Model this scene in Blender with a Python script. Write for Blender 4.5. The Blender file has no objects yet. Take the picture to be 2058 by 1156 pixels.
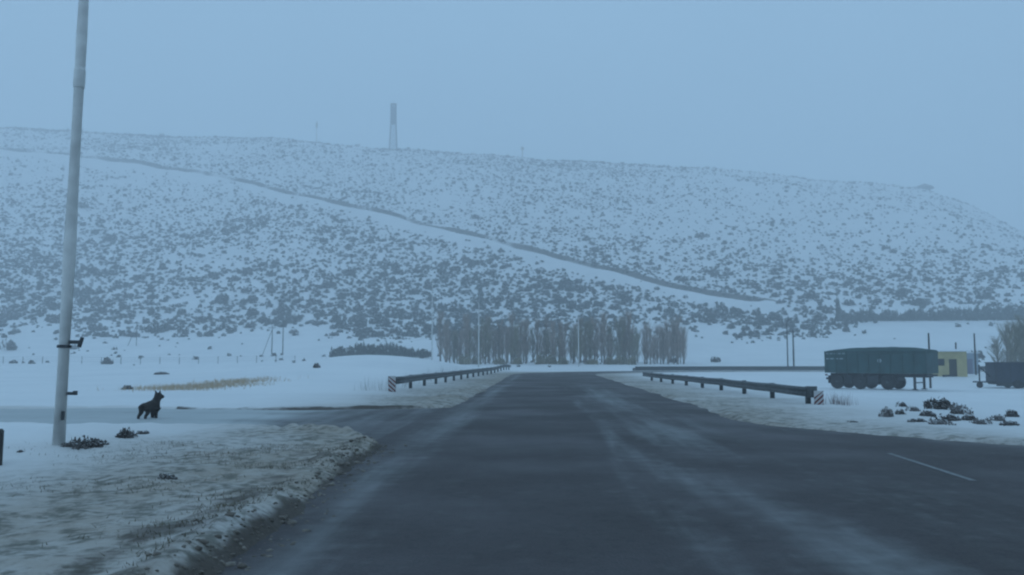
import bpy, math, random
import numpy as np
from mathutils import Vector, Matrix, Euler

R = math.radians
random.seed(7)
rng = np.random.default_rng(11)
scene = bpy.context.scene
col = scene.collection

# ------------------------------------------------------------------ camera
W0, H0, FPX = 2058.0, 1156.0, 1750.0
CAM_H = 1.5
cd = bpy.data.cameras.new('camera')
cam = bpy.data.objects.new('camera', cd)
col.objects.link(cam)
cd.sensor_width = 36.0
cd.lens = 36.0 * FPX / W0
cd.clip_start = 0.05
cd.clip_end = 6000.0
cam.location = (0, 0, CAM_H)
cam.rotation_euler = (R(90 + 4.70), 0, R(2.0))
scene.camera = cam

# ------------------------------------------------------------------ world: heavy blue overcast of a winter dawn
world = bpy.data.worlds.new('World')
scene.world = world
world.use_nodes = True
wn = world.node_tree.nodes
wl = world.node_tree.links
wn.clear()
w_out = wn.new('ShaderNodeOutputWorld')
w_sky = wn.new('ShaderNodeTexSky')
w_sky.sky_type = 'NISHITA'
w_sky.sun_disc = False
w_sky.sun_elevation = R(35)
w_sky.sun_rotation = R(215)
w_bg1 = wn.new('ShaderNodeBackground')
w_bg1.inputs['Strength'].default_value = 0.012
w_bg2 = wn.new('ShaderNodeBackground')          # the cloud deck, nearly even
w_bg2.inputs['Color'].default_value = (0.268, 0.457, 0.652, 1)
w_bg2.inputs['Strength'].default_value = 1.18
w_add = wn.new('ShaderNodeAddShader')
w_tc = wn.new('ShaderNodeTexCoord'); w_nz = wn.new('ShaderNodeTexNoise')      # faint unevenness of the cloud deck
w_nz.inputs['Scale'].default_value = 1.6; w_nz.inputs['Detail'].default_value = 4
w_mr = wn.new('ShaderNodeMapRange'); w_mr.inputs['From Min'].default_value = 0.3; w_mr.inputs['From Max'].default_value = 0.7
w_mr.inputs['To Min'].default_value = 1.11; w_mr.inputs['To Max'].default_value = 1.24
wl.new(w_tc.outputs['Generated'], w_nz.inputs['Vector']); wl.new(w_nz.outputs['Fac'], w_mr.inputs['Value']); wl.new(w_mr.outputs[0], w_bg2.inputs['Strength'])
wl.new(w_sky.outputs['Color'], w_bg1.inputs['Color'])
wl.new(w_bg1.outputs[0], w_add.inputs[0])
wl.new(w_bg2.outputs[0], w_add.inputs[1])
wl.new(w_add.outputs[0], w_out.inputs['Surface'])

sd = bpy.data.lights.new('sun', 'SUN')
sun = bpy.data.objects.new('sun', sd)
col.objects.link(sun)
sd.energy = 0.35
sd.angle = R(70)
sd.color = (0.62, 0.80, 1.0)
sun.rotation_euler = (R(55), 0, R(-35))

scene.view_settings.view_transform = 'Standard'
scene.view_settings.look = 'None'
scene.view_settings.exposure = 0.0
scene.view_settings.gamma = 1.0
scene.view_settings.use_curve_mapping = False
scene.render.engine = 'CYCLES'
scene.cycles.max_bounces = 8
scene.cycles.diffuse_bounces = 3
scene.cycles.glossy_bounces = 2
scene.cycles.volume_bounces = 3
scene.cycles.use_denoising = True
scene.cycles.filter_width = 2.2      # the photograph is a soft video frame

# ------------------------------------------------------------------ helpers: noise, rays, materials, meshes
def sm(a, b, x):
    t = np.clip((np.asarray(x, float) - a) / (b - a), 0, 1)
    return t * t * (3 - 2 * t)

def _h(ix, iy, s):
    n = (ix.astype(np.int64) * 374761393 + iy.astype(np.int64) * 668265263 + s * 974711) & 0xffffffff
    n = ((n ^ (n >> 13)) * 1274126177) & 0xffffffff
    return ((n ^ (n >> 16)) & 0xffff) / 65535.0

def vnoise(x, y, s=0):
    x = np.asarray(x, float); y = np.asarray(y, float)
    ix = np.floor(x); iy = np.floor(y)
    fx = x - ix; fy = y - iy
    fx = fx * fx * (3 - 2 * fx); fy = fy * fy * (3 - 2 * fy)
    a = _h(ix, iy, s); b = _h(ix + 1, iy, s); c = _h(ix, iy + 1, s); d = _h(ix + 1, iy + 1, s)
    return (a + (b - a) * fx) * (1 - fy) + (c + (d - c) * fx) * fy

def fbm(x, y, sc, octv=3, s=0):
    v = 0; a = 0.5; f = 1.0 / sc
    for i in range(octv):
        v = v + a * vnoise(np.asarray(x) * f, np.asarray(y) * f, s + i * 17); a *= 0.5; f *= 2.03
    return v / (1 - 0.5 ** octv) * 2 - 1      # about -1..1

CR = cam.rotation_euler.to_matrix()
def ray(px, py):
    return (CR @ Vector(((px - W0 / 2) / FPX, -(py - H0 / 2) / FPX, -1.0))).normalized()

def mat(name, colr, rough=0.8, noise=0.0, nscale=8.0, bump=0.0, metal=0.0, spec=0.3, colr2=None):
    m = bpy.data.materials.new(name); m.use_nodes = True
    nt = m.node_tree; b = nt.nodes['Principled BSDF']
    b.inputs['Roughness'].default_value = rough
    b.inputs['Metallic'].default_value = metal
    b.inputs['Specular IOR Level'].default_value = spec
    b.inputs['Base Color'].default_value = (*colr, 1)
    if noise or bump or colr2:
        tc = nt.nodes.new('ShaderNodeTexCoord')
        nz = nt.nodes.new('ShaderNodeTexNoise'); nz.inputs['Scale'].default_value = nscale
        nz.inputs['Detail'].default_value = 6
        nt.links.new(tc.outputs['Object'], nz.inputs['Vector'])
        rp = nt.nodes.new('ShaderNodeValToRGB')
        c2 = colr2 if colr2 else tuple(min(1, c * (1 + noise)) for c in colr)
        c1 = colr if colr2 else tuple(c * (1 - noise) for c in colr)
        rp.color_ramp.elements[0].position = 0.32; rp.color_ramp.elements[0].color = (*c1, 1)
        rp.color_ramp.elements[1].position = 0.68; rp.color_ramp.elements[1].color = (*c2, 1)
        nt.links.new(nz.outputs['Fac'], rp.inputs['Fac'])
        nt.links.new(rp.outputs['Color'], b.inputs['Base Color'])
        if bump:
            bp = nt.nodes.new('ShaderNodeBump'); bp.inputs['Strength'].default_value = bump
            bp.inputs['Distance'].default_value = 0.02
            nt.links.new(nz.outputs['Fac'], bp.inputs['Height'])
            nt.links.new(bp.outputs[0], b.inputs['Normal'])
    return m

class MB:
    """collects faces of one mesh"""
    def __init__(s): s.v = []; s.f = []; s.m = []; s.mi = 0
    def _add(s, vs, fs):
        o = len(s.v); s.v += [tuple(p) for p in vs]
        for f in fs: s.f.append([i + o for i in f]); s.m.append(s.mi)
        return s
    def box(s, c, d, rz=0.0, ry=0.0):
        q = Euler((0, ry, rz)).to_matrix(); c = Vector(c)
        vs = [c + q @ Vector((x * d[0] / 2, y * d[1] / 2, z * d[2] / 2)) for x in (-1, 1) for y in (-1, 1) for z in (-1, 1)]
        return s._add(vs, [(0, 1, 3, 2), (4, 6, 7, 5), (0, 4, 5, 1), (2, 3, 7, 6), (0, 2, 6, 4), (1, 5, 7, 3)])
    def tube(s, pts, rad, n=8, cap=True):
        pts = [Vector(p) for p in pts]
        if not hasattr(rad, '__len__'): rad = [rad] * len(pts)
        vs = []; ref = None
        for i, p in enumerate(pts):
            t = (pts[min(i + 1, len(pts) - 1)] - pts[max(i - 1, 0)]).normalized()
            if ref is None: ref = Vector((1, 0, 0)) if abs(t.x) < 0.8 else Vector((0, 1, 0))
            a = t.cross(ref).normalized(); b = t.cross(a); ref = b.cross(t) if abs(b.cross(t).length) > .1 else ref
            ref = -t.cross(a).cross(t) if False else ref
            for k in range(n):
                th = 2 * math.pi * k / n
                vs.append(p + (a * math.cos(th) + b * math.sin(th)) * rad[i])
        fs = []
        for i in range(len(pts) - 1):
            for k in range(n):
                fs.append((i * n + k, i * n + (k + 1) % n, (i + 1) * n + (k + 1) % n, (i + 1) * n + k))
        if cap:
            fs.append(tuple(range(n - 1, -1, -1))); fs.append(tuple((len(pts) - 1) * n + k for k in range(n)))
        return s._add(vs, fs)
    def spike(s, p0, p1, r, n=3):
        p0 = Vector(p0); p1 = Vector(p1); t = (p1 - p0)
        a = t.cross(Vector((0.31, 0.77, 0.22))).normalized(); b = t.cross(a).normalized()
        vs = [p0 + (a * math.cos(2 * math.pi * k / n) + b * math.sin(2 * math.pi * k / n)) * r for k in range(n)] + [p1]
        return s._add(vs, [(k, (k + 1) % n, n) for k in range(n)])
    def lathe(s, prof, n=16, axis='z', c=(0, 0, 0)):
        vs = []; c = Vector(c)
        for r, h in prof:
            for k in range(n):
                th = 2 * math.pi * k / n; x, y = r * math.cos(th), r * math.sin(th)
                vs.append(c + (Vector((x, y, h)) if axis == 'z' else Vector((x, h, y))))
        fs = []
        for i in range(len(prof) - 1):
            for k in range(n): fs.append((i * n + k, i * n + (k + 1) % n, (i + 1) * n + (k + 1) % n, (i + 1) * n + k))
        fs.append(tuple(range(n - 1, -1, -1))); fs.append(tuple((len(prof) - 1) * n + k for k in range(n)))
        return s._add(vs, fs)
    def quad(s, a, b, c, d): return s._add([a, b, c, d], [(0, 1, 2, 3)])
    def mesh(s, name, mats, smooth=False):
        me = bpy.data.meshes.new(name); me.from_pydata(s.v, [], s.f)
        for m in (mats if isinstance(mats, (list, tuple)) else [mats]): me.materials.append(m)
        me.polygons.foreach_set('material_index', s.m)
        if smooth: me.polygons.foreach_set('use_smooth', [True] * len(s.f))
        me.update(); return me
    def build(s, name, mats, parent=None, smooth=False):
        o = bpy.data.objects.new(name, s.mesh(name, mats, smooth)); col.objects.link(o); o.parent = parent
        return o

def tag(o, label=None, cat=None, group=None, kind=None):
    if label: o['label'] = label
    if cat: o['category'] = cat
    if group: o['group'] = group
    if kind: o['kind'] = kind
    return o
def thing(name, loc, rz, label, cat, group=None):
    o = bpy.data.objects.new(name, None); col.objects.link(o)
    o.empty_display_size = 0.2; o.location = loc; o.rotation_euler = (0, 0, rz)
    return tag(o, label, cat, group)
def copy_tree(o, parent=None):
    c = o.copy(); col.objects.link(c); c.parent = parent
    for ch in o.children: copy_tree(ch, c)
    return c
def np_mesh(name, V, F, mats, smooth=False, mi=None):
    """V (n,3) array, F (m,k) array of equal-sized faces"""
    me = bpy.data.meshes.new(name); k = F.shape[1]
    me.vertices.add(len(V)); me.vertices.foreach_set('co', np.ascontiguousarray(V, np.float32).ravel())
    me.loops.add(F.size); me.loops.foreach_set('vertex_index', np.ascontiguousarray(F, np.int32).ravel())
    me.polygons.add(len(F)); me.polygons.foreach_set('loop_start', np.arange(0, F.size, k, dtype=np.int32))
    for m in mats: me.materials.append(m)
    if mi is not None: me.polygons.foreach_set('material_index', np.ascontiguousarray(mi, np.int32))
    if smooth: me.polygons.foreach_set('use_smooth', np.ones(len(F), bool))
    me.update(calc_edges=True); me.validate()
    return me

# ------------------------------------------------------------------ layout of the ground (metres; +Y down the road)
ROAD_HW = 3.6
def road_path():
    p = [(1.0, y) for y in np.arange(-70, 84, 4.0)]
    r = 27.0
    for a in np.arange(0, 84, 4.0):
        p.append((1.0 + r - r * math.cos(R(a)), 84 + r * math.sin(R(a))))
    x, y = p[-1]
    for k in range(1, 60): p.append((x + 5.0 * k, y + 0.35 * k))
    return np.array(p)
ROAD = road_path()
TRACK = np.array([(-496, 555), (-402, 531), (-334, 517), (-301, 505), (-275, 496), (-239, 489), (-189, 468), (-158, 458), (-122, 428), (-93, 409), (-65, 386), (-41, 375), (-18, 355), (2, 332), (20, 310), (36, 298), (51, 287), (66, 274)], float)

def pdist(X, Y, P, signed=False):
    best = np.full(X.shape, 1e9); sg = np.zeros(X.shape)
    for (ax, ay), (bx, by) in zip(P[:-1], P[1:]):
        dx, dy = bx - ax, by - ay; L2 = dx * dx + dy * dy
        t = np.clip(((X - ax) * dx + (Y - ay) * dy) / L2, 0, 1)
        ex = X - ax - t * dx; ey = Y - ay - t * dy
        d = np.hypot(ex, ey); up = d < best
        best = np.where(up, d, best)
        if signed: sg = np.where(up, np.sign(dx * ey - dy * ex), sg)
    return best * sg if signed else best

def edge_y(X): return 12 + 9 * np.exp(-(np.maximum(X, 4.0) - 4.6) / 4.2)
def zones(X, Y):
    dm = pdist(X, Y, ROAD) - ROAD_HW
    dm = dm + 0.42 * sm(15, 6, Y) * (X < 0)          # the near verge has crept onto the asphalt
    dj = np.where(X > 3.5, (Y - edge_y(X)) * 0.72, 99.0)
    # side road to the left, its mouth flaring towards the main road
    fl = np.exp(-np.clip(-2.6 - X, 0, 99) / 2.2)
    y0 = 20.3 - 5.6 * fl; y1 = 25.8 + 1.6 * fl
    ds = np.where(X < 0, np.maximum(y0 - Y, Y - y1), 99.0)
    w = fbm(X, Y, 2.6, 3, 131)
    dj = dj + 0.22 * w; ds = ds + 1.0 * w
    return dm, dj, ds

HX = np.array([-1400, -900, -560, -374, -200, 0, 130, 262, 290, 345, 420, 560, 800, 1400], float)
HZ = np.array([166, 176, 182, 176, 163, 147, 138, 124, 112, 80, 48, 30, 20, 16], float)
def hill(X, Y):
    foot = np.interp(Y, [-2000, 128, 160, 190, 225, 255], [0, 0, 0.9, 2.6, 7.5, 14.0])
    foot = np.where(Y > 255, 14.0, foot)
    Xe = X + 0.40 * (600 - Y) * sm(60, 230, X) * (Y < 600)      # the nose of the mesa runs towards the road
    H = np.interp(Xe, HX, HZ) - 14.0
    t = (Y - 255) / 345.0
    # foothill line wanders with X
    lin = np.clip(t, 0, None) ** 1.05
    a = np.maximum(lin, 0)
    prof = 1 - np.log1p(np.exp(-(a - 1) * 14)) / 14            # soft cap at 1
    prof = np.maximum(prof - (1 - np.log1p(np.exp(14.0)) / 14), 0)
    back = sm(900, 1300, Y)
    und = fbm(X, Y, 95, 4, 5) * 5.5 + fbm(X, Y, 26, 3, 9) * 1.4
    return foot + H * prof * (1 - 0.5 * back) + und * sm(215, 330, Y)

def height(X, Y, want=False):
    X = np.asarray(X, float); Y = np.asarray(Y, float)
    dm, dj, ds = zones(X, Y)
    d = np.minimum(np.minimum(dm, dj), ds)
    z = hill(X, Y)
    # track cut into the slope: flat bed, steep bank above it
    s = pdist(X, Y, TRACK, True); s = s + fbm(X, Y, 18, 2, 3) * 0.8
    onT = sm(232, 262, Y)
    g = 0.34
    f = np.where(s >= 0, -g * np.minimum(s, 4.5) * (1 - sm(4.5, 7.2, s)), -g * np.maximum(s, -5) * (1 - sm(5, 13, -s)))
    z = z + f * onT
    far = sm(1.5, 9, dm) * sm(1.0, 8, np.minimum(dj, ds))
    mound = 1.85 * np.exp(-((X + 17) / 9.5) ** 2 - ((Y - 90) / 25) ** 2) + 0.5 * np.exp(-((X + 40) / 20) ** 2 - ((Y - 105) / 22) ** 2)
    dip = -0.92 * sm(10, 17, X) * sm(32, 44, Y) * (1 - sm(78, 92, Y))
    roll = fbm(X, Y, 22, 3, 21) * 0.22 * sm(3, 16, d)
    z = z + (mound + dip) * far + roll
    # snow lip at the pavement edges
    n1 = fbm(X, Y, 1.6, 3, 31); n2 = fbm(X, Y, 0.42, 3, 41)
    cov = sm(-0.12, 0.55, d + n1 * 0.22 + n2 * 0.10)
    near = 1 - sm(30, 70, Y)
    z = z - 0.09 + cov * (0.15 - 0.045 * sm(35, 70, Y) + (0.05 * n1 + 0.022 * n2) * (0.25 + .75 * near))
    left = (X < -2.0) * (Y < 18.5) * (Y > -10)
    db = np.minimum(dm, np.where(ds < 90, ds, 90))
    berm = np.exp(-((db - 0.42 - 0.12 * n1) / 0.30) ** 2) * left * (0.06 + 0.055 * np.clip(n2 + .4, 0, 1.4))
    z = z + berm + left * sm(0.2, 1.5, db) * n2 * 0.020
    z = z + 0.07 * np.exp(-((dm - 1.0) / 0.6) ** 2) * (Y > 27) * (1 + n2) * (X < 0) * (1 - sm(45, 80, Y))
    if want: return z, d, dm, dj, ds, s, n1, n2
    return z

def gz(x, y): return float(height(np.array([x]), np.array([y]))[0])
_TS = np.concatenate([np.arange(3, 60, 0.1), np.arange(60, 900, 0.5)])
def on_ground(px, py):
    """where the line of sight through a picture point meets the ground"""
    r = ray(px, py); X = _TS * r.x; Y = _TS * r.y; Z = CAM_H + _TS * r.z
    dz = Z - height(X, Y); i = int(np.argmax(dz < 0))
    if dz[i] >= 0: i = len(_TS) - 1
    return Vector((X[i], Y[i], gz(X[i], Y[i])))
def at_depth(px, Y):
    r = ray(px, 720); x = r.x / r.y * Y
    return Vector((x, Y, gz(x, Y)))

# ------------------------------------------------------------------ materials of the setting
def ground_material():
    m = bpy.data.materials.new('snow_ground'); m.use_nodes = True
    nt = m.node_tree; N = nt.nodes; L = nt.links; b = N['Principled BSDF']
    b.inputs['Roughness'].default_value = 0.75; b.inputs['Specular IOR Level'].default_value = 0.2
    tc = N.new('ShaderNodeTexCoord')
    def noise(sc, det=6, rough=0.6):
        n = N.new('ShaderNodeTexNoise'); n.inputs['Scale'].default_value = sc
        n.inputs['Detail'].default_value = det; n.inputs['Roughness'].default_value = rough
        L.new(tc.outputs['Object'], n.inputs['Vector']); return n.outputs['Fac']
    def math_(op, a, b_, clamp=True):
        n = N.new('ShaderNodeMath'); n.operation = op; n.use_clamp = clamp
        for i, x in enumerate((a, b_)):
            if hasattr(x, 'links') or not isinstance(x, (int, float)): L.new(x, n.inputs[i])
            else: n.inputs[i].default_value = x
        return n.outputs[0]
    def mix(f, c1, c2):
        n = N.new('ShaderNodeMix'); n.data_type = 'RGBA'
        L.new(f, n.inputs[0])
        for i, c in ((6, c1), (7, c2)):
            if isinstance(c, tuple): n.inputs[i].default_value = (*c, 1)
            else: L.new(c, n.inputs[i])
        return n.outputs[2]
    def attr(nm):
        a = N.new('ShaderNodeAttribute'); a.attribute_name = nm; return a.outputs['Fac']
    def ramp(f, p0, p1):
        n = N.new('ShaderNodeMapRange'); n.interpolation_type = 'SMOOTHSTEP'
        n.inputs['From Min'].default_value = p0; n.inputs['From Max'].default_value = p1
        L.new(f, n.inputs['Value']); return n.outputs[0]
    big = noise(0.11); mid = noise(1.3); fine = noise(6.5); vf = noise(26, 4)
    snow = mix(ramp(big, .35, .7), (0.81, 0.82, 0.825), (0.75, 0.765, 0.775))
    grime = attr('grime'); soil = attr('soil')
    # dirty, trampled snow
    dirt_n = math_('ADD', math_('MULTIPLY', mid, 0.6), math_('MULTIPLY', fine, 0.6))
    gm = math_('MULTIPLY', grime, ramp(dirt_n, 0.30, 0.78))
    c = mix(math_('ADD', math_('MULTIPLY', grime, 0.74), math_('MULTIPLY', gm, 0.26)), snow, (0.32, 0.275, 0.225))
    pt = noise(3.4, 5, .65)
    speck = math_('MULTIPLY', ramp(pt, 0.42, 0.60), math_('MULTIPLY', ramp(grime, .3, .9), ramp(fine, .34, .58)))
    c = mix(math_('MULTIPLY', speck, 0.78), c, (0.095, 0.095, 0.072))
    sn = math_('ADD', soil, math_('MULTIPLY', math_('SUBTRACT', fine, 0.5, False), 0.9), True)
    c = mix(math_('MULTIPLY', ramp(sn, 0.28, 0.70), ramp(soil, 0.03, 0.2)), c, mix(vf, (0.035, 0.028, 0.022), (0.13, 0.105, 0.085)))
    L.new(c, b.inputs['Base Color'])
    bp = N.new('ShaderNodeBump'); bp.inputs['Strength'].default_value = 0.35; bp.inputs['Distance'].default_value = 0.05
    L.new(math_('ADD', fine, math_('MULTIPLY', vf, 0.4), False), bp.inputs['Height']); L.new(bp.outputs[0], b.inputs['Normal'])
    return m
M_GROUND = ground_material()

def asphalt_material(name, kind):
    m = bpy.data.materials.new(name); m.use_nodes = True
    nt = m.node_tree; N = nt.nodes; L = nt.links; b = N['Principled BSDF']
    tc = N.new('ShaderNodeTexCoord')
    def noise(sc, det=5, stretch=None):
        n = N.new('ShaderNodeTexNoise'); n.inputs['Scale'].default_value = sc; n.inputs['Detail'].default_value = det
        v = tc.outputs['Object']
        if stretch:
            mp = N.new('ShaderNodeMapping'); mp.inputs['Scale'].default_value = stretch
            L.new(v, mp.inputs['Vector']); v = mp.outputs[0]
        L.new(v, n.inputs['Vector']); return n.outputs['Fac']
    def ramp(f, p0, p1, o0=0., o1=1.):
        n = N.new('ShaderNodeMapRange'); n.interpolation_type = 'SMOOTHSTEP'
        n.inputs['From Min'].default_value = p0; n.inputs['From Max'].default_value = p1
        n.inputs['To Min'].default_value = o0; n.inputs['To Max'].default_value = o1
        L.new(f, n.inputs['Value']); return n.outputs[0]
    def mul(a, c):
        n = N.new('ShaderNodeMath'); n.operation = 'MULTIPLY'; n.use_clamp = True; L.new(a, n.inputs[0])
        if isinstance(c, float): n.inputs[1].default_value = c
        else: L.new(c, n.inputs[1])
        return n.outputs[0]
    def mix(f, c1, c2):
        n = N.new('ShaderNodeMix'); n.data_type = 'RGBA'; L.new(f, n.inputs[0])
        for i, c in ((6, c1), (7, c2)):
            if isinstance(c, tuple): n.inputs[i].default_value = (*c, 1)
            else: L.new(c, n.inputs[i])
        return n.outputs[2]
    patch = noise(0.35); grit = noise(45, 3); streak = noise(1.0, 5, (2.4, 0.16, 1)); med = noise(3.2, 6)
    c = mix(ramp(patch, .35, .68), (0.044, 0.030, 0.032), (0.054, 0.044, 0.043))
    c = mix(mul(ramp(grit, .35, .7), 0.40), c, (0.092, 0.080, 0.078))
    c = mix(mul(ramp(noise(9, 6), .50, .66), 0.45), c, (0.026, 0.023, 0.024))
    c = mix(mul(ramp(med, .55, .72), 0.35), c, (0.100, 0.092, 0.088))
    at = N.new('ShaderNodeAttribute'); at.attribute_name = 'slush'
    ad = N.new('ShaderNodeMath'); ad.operation = 'MULTIPLY_ADD'; ad.inputs[1].default_value = 0.9
    L.new(streak, ad.inputs[0])
    sb = N.new('ShaderNodeMath'); sb.operation = 'MULTIPLY_ADD'; sb.inputs[1].default_value = 0.5
    L.new(med, sb.inputs[0]); sb.inputs[2].default_value = -0.70
    L.new(sb.outputs[0], ad.inputs[2])
    sl = N.new('ShaderNodeMath'); sl.operation = 'ADD'; L.new(at.outputs['Fac'], sl.inputs[0]); L.new(ad.outputs[0], sl.inputs[1])
    f = mul(ramp(sl.outputs[0], 0.12, 0.95), ramp(at.outputs['Fac'], 0.0, 0.25))
    k_ = ramp(at.outputs['Fac'], 0.60, 0.95, 0.40, 0.95)
    c = mix(mul(f, k_), c, (0.46, 0.49, 0.49))
    L.new(c, b.inputs['Base Color'])
    L.new(ramp(patch, .3, .7, 0.48, 0.72), b.inputs['Roughness'])
    b.inputs['Specular IOR Level'].default_value = 0.20
    bp = N.new('ShaderNodeBump'); bp.inputs['Strength'].default_value = 0.25; bp.inputs['Distance'].default_value = 0.01
    bp.inputs['Strength'].default_value = 0.5; L.new(grit, bp.inputs['Height']); L.new(bp.outputs[0], b.inputs['Normal'])
    return m
M_ASPHALT = asphalt_material('wet_asphalt', 'road')

# ------------------------------------------------------------------ ground sheet
def build_ground():
    az = np.concatenate([np.linspace(-180, -44, 46)[:-1], np.linspace(-44, 42, 720), np.linspace(42, 180, 46)[1:-1]])
    rr = [1.2]
    while rr[-1] < 150: rr.append(rr[-1] * 1.0135 + 0.004)
    rr += list(np.arange(152, 235, 2.2)); rr += list(np.arange(235, 640, 1.55)); rr += list(np.geomspace(645, 1300, 22))
    rr = np.array(rr); na, nr = len(az), len(rr)
    A, RR = np.meshgrid(np.radians(az), rr)
    X = RR * np.sin(A); Y = RR * np.cos(A)
    Z, d, dm, dj, ds, s, n1, n2 = height(X.ravel(), Y.ravel(), True)
    Xr, Yr = X.ravel(), Y.ravel()
    V = np.column_stack([Xr, Yr, Z])
    V = np.vstack([V, [[0, 0, -0.09]]])
    i = np.arange(nr - 1)[:, None] * na; j = np.arange(na)[None, :]; j2 = (j + 1) % na
    F = np.stack([i + j, i + j2, i + na + j2, i + na + j], -1).reshape(-1, 4)
    me = np_mesh('ground', V, F, [M_GROUND], smooth=True)
    # wear of the snow: grime near traffic, bare soil on the verge lip and the track's bank
    left = (Xr < -2.0) * (Yr < 19)
    grime = 1.0 * np.exp(-(np.clip(dm, 0, 99) / 5.0) ** 2) * left
    grime = np.maximum(grime, np.where(Xr < 0, 1.0, .85) * np.exp(-(np.clip(dm, 0, 99) / 4.6) ** 2) * sm(125, 90, Yr))
    grime = np.maximum(grime, 0.72 * np.exp(-(np.clip(dj, 0, 99) / 1.5) ** 2) * (Xr > 3))
    grime = np.maximum(grime, 0.45 * (1 - sm(0.0, 1.0, ds)) * (Xr < 0))
    grime = np.clip(grime * (1 + 0.35 * fbm(Xr, Yr, 2.5, 3, 77)), 0, 1)
    lip = np.exp(-((dm - 0.06 - 0.10 * n1) / 0.23) ** 2)
    soil = lip * (Xr < 0) * (Yr < 15.6) * np.clip(0.95 + 0.5 * n1, 0, 1)
    soil = np.maximum(soil, 0.60 * np.exp(-((dm - 0.70 - .3 * n1) / 0.50) ** 2) * left * (Yr < 15) * np.clip(0.7 + n2, 0, 1))
    soil = np.maximum(soil, 0.45 * np.exp(-((np.minimum(dm, dj) - 0.1) / 0.30) ** 2) * (Yr > 15) * (Yr < 110) * np.clip(0.75 + n1, 0, 1))
    soil = np.maximum(soil, 0.8 * np.exp(-((np.minimum(np.where(Yr > 23, ds, 9), 9) - 0.25) / 0.5) ** 2) * (Xr < -2.6) * (Xr > -11) * np.clip(n1 + .75, 0, 1))
    bank = np.exp(-((s - 5.9) / 1.5) ** 2) * sm(236, 262, Yr) * np.clip(0.85 + 0.9 * fbm(Xr, Yr, 14, 3, 51), 0, 1)
    soil = np.maximum(soil, bank)
    for nm, arr in (('grime', grime), ('soil', soil)):
        a = me.attributes.new(nm, 'FLOAT', 'POINT'); a.data.foreach_set('value', np.append(arr, 0).astype(np.float32))
    o = bpy.data.objects.new('ground', me); col.objects.link(o); tag(o, kind='structure')
build_ground()

def strip(name, V, nx, ny, material, slush):
    i = np.arange(ny - 1)[:, None] * nx; j = np.arange(nx - 1)[None, :]
    F = np.stack([i + j, i + j + 1, i + nx + j + 1, i + nx + j], -1).reshape(-1, 4)
    me = np_mesh(name, V, F, [material], smooth=True)
    a = me.attributes.new('slush', 'FLOAT', 'POINT'); a.data.foreach_set('value', np.clip(slush, 0, 1).astype(np.float32))
    o = bpy.data.objects.new(name, me); col.objects.link(o); return tag(o, kind='structure')

def slush_on(X, Y):
    nb = fbm(X, Y * .45, .8, 3, 201); nc = fbm(X, Y * .5, 2.2, 3, 211)
    c1 = 1.22 + 0.10 * np.sin(Y * 0.4) + .06 * nb
    s = (0.34 + .3 * nb) * np.exp(-((X - c1) / 0.16) ** 2) * sm(60, 20, Y)
    c2 = 1.45 + 0.95 * sm(14.5, 6.5, Y) + .15 * nc
    s = np.maximum(s, (0.36 + .34 * nc) * np.exp(-((X - c2) / (0.36 + 0.20 * sm(12, 6, Y))) ** 2) * sm(18, 12.5, Y) * sm(2.6, 6.5, Y))
    s = np.maximum(s, (0.34 + .2 * nc) * np.exp(-((X + 2.2 - .35 * sm(15, 6, Y)) / 0.42) ** 2))
    s = np.maximum(s, (0.34 + .3 * nc) * np.exp(-((X - 2.5) / 0.75) ** 2) * sm(60, 35, Y) * sm(12, 18, Y))
    s = s + .10 * sm(1.0, 1.6, X) + .08 * sm(-1.5, -2.0, X)
    return s + 0.06

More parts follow.
